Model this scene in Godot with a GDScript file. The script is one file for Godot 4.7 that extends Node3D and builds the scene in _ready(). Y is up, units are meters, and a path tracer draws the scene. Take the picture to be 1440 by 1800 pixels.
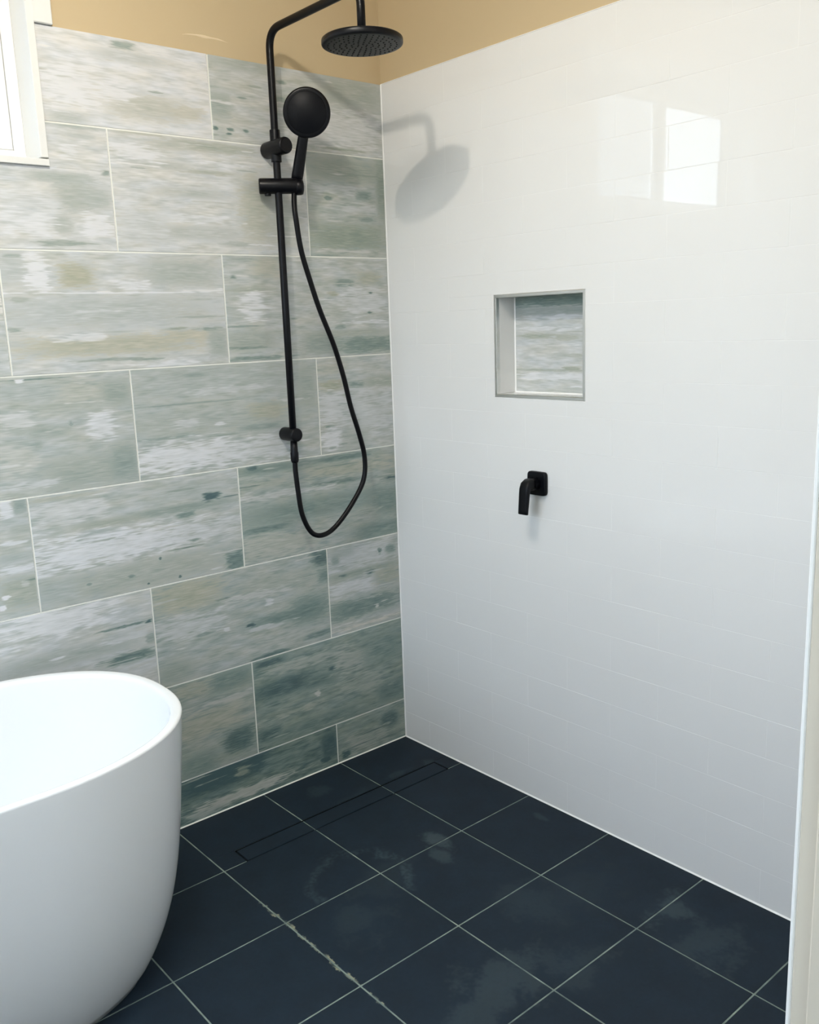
extends Node3D
# A tiled bathroom corner: rail shower, niche, mixer, freestanding tub, high window, seen from the doorway.
# Corner of the two tiled walls = origin; the wood-look wall runs along -x at z = 0, the white wall along +z at x = 0.

const ROW := 0.302          # wood-look tile rows, 600 x 300 mm in half bond
const ROW0 := 0.1425
const TOP := 2.173          # top of the tiling
const CEIL := 2.7
const WEST := -2.9
const SOUTH := 2.05
const FT := 0.3026          # floor tiles
const WIN_A := Vector2(-2.24, 1.868)   # window opening
const WIN_B := Vector2(-1.077, 2.40)
const WIN2_A := Vector2(0.25, 0.95)    # z, y of the unseen second window, placed to light the walls
const WIN2_B := Vector2(1.80, 2.30)
const NICHE_A := Vector2(0.472, 1.2245)  # z, y of the niche opening
const NICHE_B := Vector2(0.803, 1.5155)

var M := {}
var rng := RandomNumberGenerator.new()
var print_base := {}
var print_marks := {}

func _ready():
	rng.seed = 7
	# ---- camera
	var cam := Camera3D.new(); cam.name = "camera"
	cam.fov = 58.48; cam.near = 0.02; cam.keep_aspect = Camera3D.KEEP_HEIGHT
	add_child(cam)
	cam.position = Vector3(-1.9429, 1.4393, 2.3498)
	cam.rotation = Vector3(deg_to_rad(-11.536), deg_to_rad(-40.383), deg_to_rad(-2.089))
	cam.current = true
	# ---- sky and exposure: bright, thin overcast
	var sm := ProceduralSkyMaterial.new()
	sm.sky_top_color = Color(0.80, 0.89, 1.0); sm.sky_horizon_color = Color(0.89, 0.95, 1.0)
	sm.ground_bottom_color = Color(0.42, 0.42, 0.40); sm.ground_horizon_color = Color(0.62, 0.63, 0.62)
	sm.sky_energy_multiplier = 1.0; sm.ground_energy_multiplier = 1.0
	var sky := Sky.new(); sky.sky_material = sm
	var env := Environment.new()
	env.background_mode = Environment.BG_SKY; env.sky = sky
	env.background_energy_multiplier = SKY_E
	env.ambient_light_source = Environment.AMBIENT_SOURCE_SKY
	env.tonemap_mode = Environment.TONE_MAPPER_LINEAR
	env.tonemap_exposure = EXPO
	env.sdfgi_enabled = true; env.ssao_enabled = true; env.ssil_enabled = true
	var we := WorldEnvironment.new(); we.name = "world_environment"; we.environment = env
	add_child(we)
	materials()
	tile_marks()
	# ---- the room
	build_floor()
	build_wall_back()
	build_wall_right()
	build_other_walls()
	build_windows()
	build_door()
	# ---- the things
	build_niche()
	build_drain()
	build_tub()
	build_shower()
	build_hand_shower()
	build_hose()
	build_mixer()
	build_lamps()

const SKY_E := 7.7
const EXPO := 1.075
const LAMP_E := 0.64
const PANEL_E := 1.5
const HALL_E := 0.95

# ------------------------------------------------------------------ materials
func plain(c: Color, rough: float, spec := 0.5, metal := 0.0) -> StandardMaterial3D:
	var m := StandardMaterial3D.new()
	m.albedo_color = c; m.roughness = rough; m.metallic_specular = spec; m.metallic = metal
	return m

func noise_tex(freq: float, seed_: int, lo: Color, hi: Color, size := 256, oct := 4) -> NoiseTexture2D:
	var n := FastNoiseLite.new()
	n.noise_type = FastNoiseLite.TYPE_SIMPLEX_SMOOTH; n.frequency = freq; n.seed = seed_; n.fractal_octaves = oct
	var g := Gradient.new(); g.set_color(0, lo); g.set_color(1, hi)
	var t := NoiseTexture2D.new()
	t.width = size; t.height = size; t.seamless = true; t.noise = n; t.color_ramp = g
	return t

func materials():
	M.white_tile = plain(Color(0.885, 0.885, 0.878), 0.02, 0.42)
	M.white_grout = plain(Color(0.894, 0.894, 0.886), 0.4, 0.4)
	M.silicone = plain(Color(0.97, 0.97, 0.96), 0.35)
	M.grey_grout = plain(Color(0.90, 0.90, 0.87), 0.85, 0.3)
	M.floor_grout = plain(Color(1, 1, 1), 0.9, 0.2)
	M.floor_grout.albedo_texture = noise_tex(0.02, 5, Color(0.36, 0.41, 0.40), Color(0.60, 0.65, 0.60))
	M.floor_grout.uv1_triplanar = true; M.floor_grout.uv1_world_triplanar = true; M.floor_grout.uv1_scale = Vector3(2.5, 2.5, 2.5)
	M.paint = plain(Color(0.77, 0.695, 0.56), 0.55, 0.4)
	M.ceiling = plain(Color(0.93, 0.93, 0.92), 0.8, 0.3)
	M.hall = plain(Color(0.86, 0.85, 0.83), 0.7, 0.3)
	M.white_wall = plain(Color(0.92, 0.92, 0.91), 0.3)
	M.joinery = plain(Color(0.885, 0.885, 0.872), 0.35)
	M.jamb = plain(Color(0.81, 0.775, 0.71), 0.4)
	M.frame = plain(Color(0.94, 0.94, 0.93), 0.3)
	M.gasket = plain(Color(0.25, 0.28, 0.32), 0.6)
	M.black = plain(Color(0.020, 0.025, 0.045), 0.36, 0.32)
	M.black_face = plain(Color(0.028, 0.036, 0.058), 0.5, 0.3)
	M.hose = plain(Color(0.018, 0.022, 0.038), 0.42, 0.32)
	M.acrylic = plain(Color(0.93, 0.935, 0.935), 0.06)
	M.chrome = plain(Color(0.88, 0.88, 0.87), 0.28, 0.5, 1.0)
	M.trench = plain(Color(0.03, 0.03, 0.035), 0.7, 0.3)
	M.screed = plain(Color(0.5, 0.5, 0.48), 0.9, 0.2)
	var g := plain(Color(0.96, 0.98, 0.98, 0.06), 0.0)
	g.transparency = BaseMaterial3D.TRANSPARENCY_ALPHA
	M.glass = g
	var s := plain(Color(0.26, 0.28, 0.32, 0.40), 0.9, 0.2)
	s.transparency = BaseMaterial3D.TRANSPARENCY_ALPHA
	M.screen = s
	var l := plain(Color(1, 0.97, 0.9), 0.4)
	l.emission_enabled = true; l.emission = Color(1, 0.95, 0.86); l.emission_energy_multiplier = 2.0
	M.lens = l

# ------------------------------------------------------------------ mesh helpers
func begin() -> SurfaceTool:
	var st := SurfaceTool.new(); st.begin(Mesh.PRIMITIVE_TRIANGLES)
	return st

var uv_o := Vector3.ZERO      # planar texture coordinates: (p - uv_o) . uv_u, (p - uv_o) . uv_v
var uv_u := Vector3.RIGHT
var uv_v := Vector3.UP

func put(st: SurfaceTool, p: Vector3, n: Vector3):
	st.set_normal(n)
	st.set_uv(Vector2((p - uv_o).dot(uv_u), (p - uv_o).dot(uv_v)))
	st.add_vertex(p)

func tri(st: SurfaceTool, a: Vector3, b: Vector3, c: Vector3, n: Vector3):
	if (b - a).cross(c - a).dot(n) > 0.0:
		var t := b; b = c; c = t
	put(st, a, n); put(st, b, n); put(st, c, n)

func quad(st: SurfaceTool, a: Vector3, b: Vector3, c: Vector3, d: Vector3, n: Vector3):
	tri(st, a, b, c, n); tri(st, a, c, d, n)

func box(st: SurfaceTool, lo: Vector3, hi: Vector3, ch := 0.0):
	var c := (lo + hi) / 2.0
	var h := (hi - lo) / 2.0
	var k: float = min(ch, min(h.x, min(h.y, h.z)) * 0.9)
	for ax in 3:
		var b := (ax + 1) % 3
		var d := (ax + 2) % 3
		for s in [-1.0, 1.0]:
			var q := []
			for e in [[-1, -1], [1, -1], [1, 1], [-1, 1]]:
				var p := Vector3.ZERO
				p[ax] = s * h[ax]; p[b] = e[0] * (h[b] - k); p[d] = e[1] * (h[d] - k)
				q.append(c + p)
			var n := Vector3.ZERO; n[ax] = s
			quad(st, q[0], q[1], q[2], q[3], n)
			if k > 0.0:
				for s2 in [-1.0, 1.0]:       # the chamfer shared by face ax,s and face b,s2
					var pts := []
					for e in [[0, -1], [0, 1], [1, 1], [1, -1]]:
						var p := Vector3.ZERO
						p[ax] = s * (h[ax] - (k if e[0] == 1 else 0.0)); p[b] = s2 * (h[b] - (0.0 if e[0] == 1 else k)); p[d] = e[1] * (h[d] - k)
						pts.append(c + p)
					var m := Vector3.ZERO; m[ax] = s; m[b] = s2
					quad(st, pts[0], pts[1], pts[2], pts[3], m.normalized())
	if k > 0.0:
		for x in [-1.0, 1.0]:
			for y in [-1.0, 1.0]:
				for z in [-1.0, 1.0]:
					var m := Vector3(x, y, z)
					tri(st, c + m * (h - Vector3(0, k, k)), c + m * (h - Vector3(k, 0, k)), c + m * (h - Vector3(k, k, 0)), m.normalized())

# rows of closed rings, first and last collapse to caps if their points coincide; smooth, turned outwards
func skin(st: SurfaceTool, rows: Array, closed_rows := true):
	var tris := PackedVector3Array()
	var n: int = rows[0].size()
	for r in rows.size() - 1:
		for i in (n if closed_rows else n - 1):
			var j: int = (i + 1) % n
			var a: Vector3 = rows[r][i]; var b: Vector3 = rows[r][j]; var c: Vector3 = rows[r + 1][j]; var d: Vector3 = rows[r + 1][i]
			if a.distance_squared_to(b) > 1e-14: tris.append_array([a, b, c])
			if c.distance_squared_to(d) > 1e-14: tris.append_array([a, c, d])
	var vol := 0.0
	var o: Vector3 = rows[0][0]
	for t in range(0, tris.size(), 3): vol += (tris[t] - o).dot((tris[t + 1] - o).cross(tris[t + 2] - o))
	st.set_smooth_group(0)
	for t in range(0, tris.size(), 3):
		var order := [0, 2, 1] if vol > 0.0 else [0, 1, 2]
		for k in order:
			var p := tris[t + k]
			st.set_uv(Vector2((p - uv_o).dot(uv_u), (p - uv_o).dot(uv_v)))
			st.add_vertex(p)

func smooth_mesh(st: SurfaceTool) -> ArrayMesh:
	st.index(); st.generate_normals()
	return st.commit()

# lathe: profile of (radius, height) about an axis
func lathe(st: SurfaceTool, at: Vector3, axis: Vector3, profile: Array, seg := 40):
	var ax := axis.normalized()
	var u := ax.cross(Vector3.UP if absf(ax.y) < 0.9 else Vector3.RIGHT).normalized()
	var v := ax.cross(u)
	var rows := []
	for p in profile:
		var ring := PackedVector3Array()
		for i in seg:
			var a := TAU * i / seg
			ring.append(at + ax * p.y + (u * cos(a) + v * sin(a)) * p.x)
		rows.append(ring)
	skin(st, rows)

# profile of a round-edged cylinder
func puck(r: float, h0: float, h1: float, e: float) -> Array:
	var out := [Vector2(0, h0), Vector2(r - e * 1.6, h0)]
	for k in 5: out.append(Vector2(r - e + e * sin(PI / 2 * k / 4.0), h0 + e - e * cos(PI / 2 * k / 4.0)))
	for k in 5: out.append(Vector2(r - e + e * cos(PI / 2 * k / 4.0), h1 - e + e * sin(PI / 2 * k / 4.0)))
	out.append(Vector2(r - e * 1.6, h1)); out.append(Vector2(0, h1))
	return out

# sweep of an (almost) elliptic section; radii: one Vector2 per point (across side, across the other way)
func sweep(st: SurfaceTool, pts: Array, radii: Array, side: Vector3, seg := 20, power := 2.0):
	var rows := []
	for i in pts.size():
		var t: Vector3 = (pts[min(i + 1, pts.size() - 1)] - pts[max(i - 1, 0)]).normalized()
		var s := (side - t * side.dot(t)).normalized()
		var o := t.cross(s)
		var ring := PackedVector3Array()
		var r: Vector2 = radii[i] if radii.size() > 1 else radii[0]
		for k in seg:
			var a := TAU * k / seg
			var c := cos(a); var d := sin(a)
			ring.append(pts[i] + s * (signf(c) * pow(absf(c), 2.0 / power) * r.x) + o * (signf(d) * pow(absf(d), 2.0 / power) * r.y))
		if i == 0:
			var cap := PackedVector3Array(); cap.resize(seg); cap.fill(pts[0]); rows.append(cap)
		rows.append(ring)
	var end := PackedVector3Array(); end.resize(seg); end.fill(pts[-1]); rows.append(end)
	skin(st, rows)

func spline(pts: Array, n := 8) -> Array:
	var out := []
	for i in pts.size() - 1:
		var a: Vector3 = pts[max(i - 1, 0)]; var b: Vector3 = pts[i]; var c: Vector3 = pts[i + 1]; var d: Vector3 = pts[min(i + 2, pts.size() - 1)]
		for k in n: out.append(b.cubic_interpolate(c, a, d, float(k) / n))
	out.append(pts[-1])
	return out

func bend(a: Vector3, corner: Vector3, b: Vector3, r: float, n := 10) -> Array:   # rounded corner between two straight runs
	var da := (a - corner).normalized(); var db := (b - corner).normalized()
	var out := []
	for k in n + 1:
		var t := float(k) / n
		var p := corner + da * r
		var q := corner + db * r
		out.append(p * (1 - t) * (1 - t) + corner * 2 * t * (1 - t) + q * t * t)
	return out

func obj(called: String, mesh: Mesh, mat: Material, parent: Node = self, at := Vector3.ZERO) -> MeshInstance3D:
	var o := MeshInstance3D.new()
	o.name = called; o.mesh = mesh; o.material_override = mat; o.position = at
	parent.add_child(o, true)
	return o

func thing(called: String, label: String, category: String, at := Vector3.ZERO, kind := "") -> Node3D:
	var o := Node3D.new(); o.name = called; o.position = at
	o.set_meta("label", label); o.set_meta("category", category)
	if kind: o.set_meta("kind", kind)
	add_child(o, true)
	return o

# rectangles left of r once hole h is taken out
func minus(r: Rect2, h: Rect2) -> Array:
	if not r.intersects(h): return [r]
	var c := r.intersection(h)
	var out := []
	if c.position.y > r.position.y + 1e-4: out.append(Rect2(r.position, Vector2(r.size.x, c.position.y - r.position.y)))
	if c.end.y < r.end.y - 1e-4: out.append(Rect2(Vector2(r.position.x, c.end.y), Vector2(r.size.x, r.end.y - c.end.y)))
	if c.position.x > r.position.x + 1e-4: out.append(Rect2(Vector2(r.position.x, c.position.y), Vector2(c.position.x - r.position.x, c.size.y)))
	if c.end.x < r.end.x - 1e-4: out.append(Rect2(Vector2(c.end.x, c.position.y), Vector2(r.end.x - c.end.x, c.size.y)))
	return out

# ------------------------------------------------------------------ the printed, limewashed-timber look of the wall tiles
func mark(key: String, u: int, v: int, w: int, h: int, tone: float, tan_: float):
	if not print_marks.has(key): print_marks[key] = []
	print_marks[key].append([u, v, w, h, tone, tan_])

func tile_marks():   # worn patches, streaks and knots of each printed tile, in millimetres from its lower left corner
	print_base["niche"] = 0.27
	mark("niche", 190, 262, 420, 42, 0.78, 0.0)  # dark band across the top of the niche back
	mark("niche", 190, 231, 420, 22, 0.48, 0.0)
	mark("niche", 200, 215, 420, 10, 0.14, 0.0)
	mark("niche", 110, 165, 150, 14, 0.55, 0.5)
	mark("niche", 220, 160, 90, 16, 0.48, 0.4)
	mark("niche", 150, 185, 160, 14, 0.16, 0.0)
	mark("niche", 240, 112, 130, 8, 0.46, 0.3)
	mark("niche", 150, 72, 330, 7, 0.52, 0.3)
	mark("niche", 240, 78, 60, 8, 0.60, 0.5)
	mark("niche", 190, 54, 340, 20, 0.14, 0.0)
	mark("niche", 260, 25, 120, 14, 0.40, 0.1)
	print_base["0b"] = 0.14
	mark("0b", 364, 202, 69, 20, 0.62, 0.0)
	mark("0b", 384, 176, 201, 27, 0.30, 0.0)
	mark("0b", 205, 15, 107, 29, 0.36, 0.0)
	mark("0b", 418, 61, 223, 63, 0.36, 0.4)
	mark("0b", 446, 101, 51, 6, 0.60, 0.0)
	mark("0b", 532, 60, 101, 32, 0.36, 0.6)
	mark("0b", 214, 89, 156, 92, 0.06, 0.0)
	mark("0b", 329, 84, 91, 41, 0.08, 0.0)
	print_base["0a"] = 0.32
	mark("0a", 25, 92, 80, 66, 0.52, 0.0)
	mark("0a", 11, 32, 18, 10, 0.85, 0.0)
	mark("0a", 55, 32, 22, 9, 0.80, 0.0)
	mark("0a", 104, 34, 22, 8, 0.80, 0.0)
	mark("0a", 50, 20, 22, 6, 0.85, 0.0)
	mark("0a", 98, 119, 37, 6, 0.65, 0.0)
	mark("0a", 114, 206, 220, 33, 0.44, 0.1)
	mark("0a", 233, 178, 35, 11, 0.66, 0.0)
	mark("0a", 226, 131, 47, 22, 0.62, 0.0)
	mark("0a", 489, 179, 241, 89, 0.50, 0.2)
	mark("0a", 439, 71, 324, 108, 0.20, 0.1)
	mark("0a", 435, 14, 173, 7, 0.60, 0.5)
	mark("0a", 567, -8, 46, 8, 0.75, 0.3)
	print_base["1c"] = 0.20
	mark("1c", 519, 297, 144, 13, 0.46, 0.0)
	mark("1c", 531, 275, 87, 13, 0.36, 0.0)
	mark("1c", 591, 192, 24, 14, 0.62, 0.0)
	mark("1c", 508, 132, 116, 82, 0.46, 0.1)
	mark("1c", 470, 174, 170, 27, 0.45, 0.0)
	mark("1c", 559, 128, 89, 55, 0.42, 0.0)
	mark("1c", 420, 100, 124, 7, 0.52, 0.0)
	mark("1c", 465, 62, 57, 48, 0.42, 0.1)
	mark("1c", 460, 17, 157, 14, 0.60, 0.1)
	mark("1c", 552, 66, 75, 56, 0.03, 0.0)
	mark("1c", 382, 63, 122, 53, 0.12, 0.0)
	mark("1c", 401, 110, 137, 35, 0.22, 0.0)
	mark("1c", 499, 238, 43, 35, 0.12, 0.0)
	print_base["1b"] = 0.22
	mark("1b", 94, 298, 142, 8, 0.42, 0.5)
	mark("1b", 291, 282, 281, 27, 0.50, 0.4)
	mark("1b", 172, 276, 132, 23, 0.36, 0.3)
	mark("1b", 135, 224, 163, 20, 0.38, 0.1)
	mark("1b", 285, 215, 158, 12, 0.46, 0.4)
	mark("1b", 74, 247, 126, 42, 0.08, 0.0)
	mark("1b", 340, 241, 144, 12, 0.10, 0.0)
	mark("1b", 228, 158, 206, 24, 0.36, 0.1)
	mark("1b", 431, 124, 125, 188, 0.44, 0.6)
	mark("1b", 236, 55, 260, 36, 0.36, 0.1)
	mark("1b", 358, 28, 111, 16, 0.44, 0.1)
	mark("1b", 230, 92, 207, 21, 0.14, 0.0)
	mark("1b", 79, 64, 144, 87, 0.24, 0.0)
	mark("1b", 516, 97, 119, 144, 0.42, 0.3)
	print_base["1a"] = 0.43
	mark("1a", 151, 257, 285, 66, 0.55, 0.3)
	mark("1a", 104, 196, 194, 26, 0.32, 0.0)
	mark("1a", 75, 173, 30, 13, 0.78, 0.0)
	mark("1a", 213, 186, 59, 27, 0.70, 0.0)
	mark("1a", 189, 146, 157, 24, 0.30, 0.0)
	mark("1a", 144, 59, 314, 78, 0.64, 0.5)
	mark("1a", 221, 115, 64, 15, 0.66, 0.0)
	mark("1a", 137, 18, 243, 9, 0.30, 0.2)
	mark("1a", 288, 216, 47, 189, 0.62, 0.3)
	print_base["2b"] = 0.26
	mark("2b", 185, 241, 90, 61, 0.52, 1.0)
	mark("2b", 27, 260, 72, 80, 0.34, 0.0)
	mark("2b", 31, 286, 40, 8, 0.55, 0.0)
	mark("2b", 87, 247, 55, 87, 0.02, 0.0)
	mark("2b", 476, 250, 221, 69, 0.46, 0.1)
	mark("2b", 326, 217, 94, 23, 0.08, 0.0)
	mark("2b", 257, 151, 568, 81, 0.36, 0.0)
	mark("2b", 38, 183, 47, 13, 0.50, 0.2)
	mark("2b", 16, 111, 35, 11, 0.58, 0.1)
	mark("2b", 264, 65, 495, 50, 0.46, 0.9)
	mark("2b", 175, 87, 132, 20, 0.12, 0.0)
	mark("2b", 478, 83, 172, 34, 0.40, 0.9)
	mark("2b", 573, 59, 65, 89, 0.50, 0.1)
	mark("2b", 260, 28, 185, 9, 0.60, 0.1)
	mark("2b", 355, 24, 81, 9, 0.62, 0.1)
	mark("2b", 419, 5, 185, 18, 0.14, 0.0)
	mark("2b", 446, 102, 84, 8, 0.58, 0.4)
	mark("2b", 541, 99, 89, 9, 0.62, 0.1)
	mark("2b", 278, 198, 618, 4, 0.00, 0.0)
	print_base["2a"] = 0.36
	mark("2a", 71, 288, 112, 13, 0.52, 0.0)
	mark("2a", 30, 239, 22, 9, 0.70, 0.0)
	mark("2a", 146, 269, 97, 64, 0.42, 0.6)
	mark("2a", 83, 204, 170, 16, 0.50, 0.4)
	mark("2a", 89, 156, 95, 71, 0.12, 0.0)
	mark("2a", 56, 102, 132, 6, 0.66, 0.0)
	mark("2a", 71, 60, 171, 55, 0.52, 0.2)
	mark("2a", 51, 41, 132, 8, 0.72, 0.1)
	mark("2a", 87, 10, 173, 13, 0.74, 0.0)
	mark("2a", 422, 224, 77, 24, 0.72, 0.0)
	mark("2a", 380, 191, 39, 17, 0.52, 0.8)
	mark("2a", 524, 238, 92, 39, 0.50, 0.7)
	mark("2a", 497, 168, 183, 78, 0.24, 0.0)
	mark("2a", 526, 194, 19, 7, 0.85, 0.0)
	mark("2a", 518, 132, 23, 9, 0.85, 0.0)
	mark("2a", 501, 34, 269, 54, 0.74, 0.0)
	mark("2a", 334, 46, 150, 69, 0.60, 0.1)
	mark("2a", 402, 91, 44, 17, 0.66, 0.0)
	mark("2a", 493, 104, 184, 9, 0.15, 0.0)
	mark("2a", 446, 72, 271, 18, 0.50, 0.3)
	print_base["3c"] = 0.40
	mark("3c", 352, 292, 166, 4, 0.78, 0.0)
	mark("3c", 314, 288, 22, 11, 0.00, 0.0)
	mark("3c", 335, 261, 164, 39, 0.42, 0.0)
	mark("3c", 477, 251, 134, 58, 0.42, 0.4)
	mark("3c", 561, 244, 78, 65, 0.56, 0.1)
	mark("3c", 400, 220, 214, 14, 0.50, 0.2)
	mark("3c", 513, 159, 69, 74, 0.12, 0.0)
	mark("3c", 372, 158, 99, 29, 0.54, 0.1)
	mark("3c", 344, 129, 22, 23, 0.50, 0.1)
	mark("3c", 300, 83, 14, 8, 0.68, 0.0)
	mark("3c", 470, 46, 256, 83, 0.52, 0.2)
	mark("3c", 565, 59, 79, 98, 0.60, 0.0)
	mark("3c", 322, 31, 153, 14, 0.25, 0.0)
	mark("3c", 299, 194, 81, 42, 0.25, 0.1)
	mark("3c", 432, 173, 12, 14, 0.62, 0.0)
	mark("3c", 294, 95, 82, 70, 0.36, 0.3)
	print_base["3b"] = 0.40
	mark("3b", 253, 258, 562, 93, 0.44, 0.0)
	mark("3b", 183, 275, 87, 13, 0.60, 0.0)
	mark("3b", 287, 228, 221, 19, 0.30, 0.0)
	mark("3b", 159, 198, 364, 6, 0.62, 0.0)
	mark("3b", 244, 150, 601, 68, 0.46, 0.1)
	mark("3b", 415, 157, 118, 50, 0.50, 0.8)
	mark("3b", 154, 143, 69, 22, 0.28, 0.0)
	mark("3b", 255, 133, 29, 10, 0.15, 0.0)
	mark("3b", 98, 109, 203, 9, 0.62, 0.0)
	mark("3b", 392, 111, 156, 20, 0.62, 0.0)
	mark("3b", 145, 52, 366, 80, 0.10, 0.0)
	mark("3b", 387, 47, 235, 68, 0.22, 0.0)
	mark("3b", 30, 93, 49, 6, 0.55, 0.0)
	mark("3b", 563, 217, 63, 121, 0.52, 0.1)
	print_base["3a"] = 0.36
	mark("3a", 70, 271, 132, 44, 0.42, 0.5)
	mark("3a", 51, 211, 96, 39, 0.55, 1.0)
	mark("3a", 152, 211, 69, 22, 0.70, 0.0)
	mark("3a", 251, 215, 134, 40, 0.52, 0.4)
	mark("3a", 51, 148, 119, 107, 0.20, 0.0)
	mark("3a", 198, 123, 202, 147, 0.28, 0.0)
	mark("3a", 36, 87, 44, 9, 0.68, 0.0)
	mark("3a", 45, 46, 88, 65, 0.10, 0.0)
	mark("3a", 43, 18, 31, 7, 0.60, 0.0)
	mark("3a", 135, 31, 101, 81, 0.44, 0.2)
	mark("3a", 183, 265, 139, 36, 0.36, 0.2)
	print_base["4c"] = 0.36
	mark("4c", 583, 284, 35, 37, 0.60, 0.0)
	mark("4c", 548, 282, 32, 48, 0.10, 0.0)
	mark("4c", 583, 225, 60, 22, 0.50, 0.2)
	mark("4c", 565, 192, 95, 12, 0.14, 0.0)
	mark("4c", 561, 156, 95, 23, 0.44, 0.0)
	mark("4c", 557, 124, 95, 20, 0.10, 0.0)
	mark("4c", 564, 63, 110, 82, 0.54, 0.5)
	mark("4c", 522, 57, 16, 12, 0.00, 0.0)
	mark("4c", 512, 33, 16, 14, 0.00, 0.0)
	mark("4c", 574, 86, 19, 18, 0.36, 0.2)
	mark("4c", 589, 93, 33, 9, 0.75, 0.3)
	print_base["4b"] = 0.38
	mark("4b", 97, 250, 204, 59, 0.24, 0.1)
	mark("4b", 87, 289, 174, 12, 0.46, 0.5)
	mark("4b", 438, 253, 227, 42, 0.42, 0.0)
	mark("4b", 416, 209, 329, 23, 0.62, 0.1)
	mark("4b", 511, 229, 54, 23, 0.98, 0.0)
	mark("4b", 572, 221, 75, 5, 0.85, 0.0)
	mark("4b", 199, 203, 186, 21, 0.50, 0.4)
	mark("4b", 208, 135, 519, 90, 0.10, 0.0)
	mark("4b", 499, 135, 200, 50, 0.26, 0.0)
	mark("4b", 428, 187, 63, 16, 0.78, 0.0)
	mark("4b", 443, 111, 35, 8, 0.75, 0.0)
	mark("4b", 419, 94, 105, 5, 0.75, 0.3)
	mark("4b", 280, 44, 559, 73, 0.48, 0.3)
	mark("4b", 45, 47, 101, 60, 0.46, 0.0)
	mark("4b", 575, 27, 65, 62, 0.84, 0.0)
	mark("4b", 338, 78, 7, 8, 0.90, 0.0)
	mark("4b", 393, 15, 9, 8, 0.90, 0.0)
	mark("4b", 297, 14, 8, 8, 0.95, 0.0)
	mark("4b", 250, 44, 19, 8, 0.75, 0.0)
	mark("4b", 131, 47, 12, 6, 0.75, 0.0)
	print_base["4a"] = 0.50
	mark("4a", 100, 284, 238, 24, 0.72, 0.1)
	mark("4a", 51, 293, 35, 17, 0.90, 0.0)
	mark("4a", 376, 285, 247, 18, 0.78, 0.0)
	mark("4a", 420, 248, 345, 41, 0.48, 0.7)
	mark("4a", 349, 209, 246, 15, 0.78, 0.1)
	mark("4a", 154, 201, 348, 18, 0.30, 0.1)
	mark("4a", 278, 142, 589, 62, 0.68, 0.0)
	mark("4a", 85, 102, 179, 21, 0.78, 0.0)
	mark("4a", 143, 47, 309, 71, 0.44, 0.4)
	mark("4a", 585, 192, 74, 15, 0.90, 0.0)
	mark("4a", 556, 118, 108, 85, 0.72, 0.0)
	mark("4a", 526, 26, 220, 54, 0.72, 0.0)
	mark("4a", 457, 91, 142, 23, 0.50, 0.2)
	mark("4a", 96, 241, 139, 24, 0.50, 0.4)
	print_base["5c"] = 0.30
	mark("5c", 338, 273, 275, 82, 0.12, 0.1)
	mark("5c", 527, 211, 148, 8, 0.85, 0.0)
	mark("5c", 589, 209, 23, 11, 0.95, 0.0)
	mark("5c", 372, 167, 387, 46, 0.46, 0.1)
	mark("5c", 526, 119, 149, 29, 0.85, 0.0)
	mark("5c", 591, 159, 30, 36, 0.60, 0.0)
	mark("5c", 530, 74, 124, 26, 0.28, 0.0)
	mark("5c", 524, 179, 129, 19, 0.25, 0.0)
	print_base["5b"] = 0.46
	mark("5b", 108, 255, 229, 90, 0.50, 0.9)
	mark("5b", 225, 219, 56, 10, 0.78, 0.3)
	mark("5b", 394, 223, 345, 61, 0.50, 0.3)
	mark("5b", 580, 277, 83, 59, 0.85, 0.0)
	mark("5b", 591, 215, 58, 45, 0.75, 0.0)
	mark("5b", 332, 208, 236, 21, 0.32, 0.1)
	mark("5b", 100, 164, 230, 67, 0.30, 0.0)
	mark("5b", 448, 115, 293, 40, 0.74, 0.0)
	mark("5b", 304, 117, 35, 14, 0.95, 0.0)
	mark("5b", 525, 119, 143, 93, 0.74, 0.0)
	mark("5b", 364, 98, 161, 14, 0.30, 0.0)
	mark("5b", 376, 176, 28, 25, 0.20, 0.0)
	mark("5b", 226, 122, 19, 17, 0.20, 0.0)
	mark("5b", 377, 6, 143, 15, 0.85, 0.0)
	mark("5b", 551, 27, 132, 19, 0.80, 0.0)
	mark("5b", 52, 38, 104, 58, 0.55, 0.2)
	mark("5b", 151, 128, 54, 9, 0.72, 0.0)
	mark("5b", 422, 41, 187, 37, 0.42, 0.2)
	print_base["5a"] = 0.40
	mark("5a", 147, 254, 309, 77, 0.30, 0.0)
	mark("5a", 31, 257, 32, 34, 0.62, 0.0)
	mark("5a", 60, 280, 91, 38, 0.48, 0.0)
	mark("5a", 215, 254, 15, 20, 0.85, 0.0)
	mark("5a", 263, 252, 45, 32, 0.72, 0.0)
	mark("5a", 144, 198, 333, 23, 0.60, 0.3)
	mark("5a", 175, 189, 39, 14, 0.90, 0.0)
	mark("5a", 54, 199, 46, 11, 0.80, 0.0)
	mark("5a", 82, 152, 209, 46, 0.24, 0.0)
	mark("5a", 246, 165, 109, 72, 0.52, 0.6)
	mark("5a", 137, 79, 335, 67, 0.78, 0.0)
	mark("5a", 193, 62, 20, 16, 0.20, 0.3)
	mark("5a", 134, 16, 336, 10, 0.25, 0.6)
	print_base["6b"] = 0.52
	mark("6b", 525, 268, 160, 60, 0.72, 0.0)
	mark("6b", 402, 274, 107, 52, 0.50, 0.6)
	mark("6b", 530, 210, 184, 18, 0.36, 0.2)
	mark("6b", 448, 155, 240, 78, 0.48, 0.6)
	mark("6b", 541, 68, 109, 81, 0.88, 0.0)
	mark("6b", 399, 34, 127, 71, 0.70, 0.0)
	print_base["6a"] = 0.64
	mark("6a", 63, 283, 110, 22, 0.90, 0.0)
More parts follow.
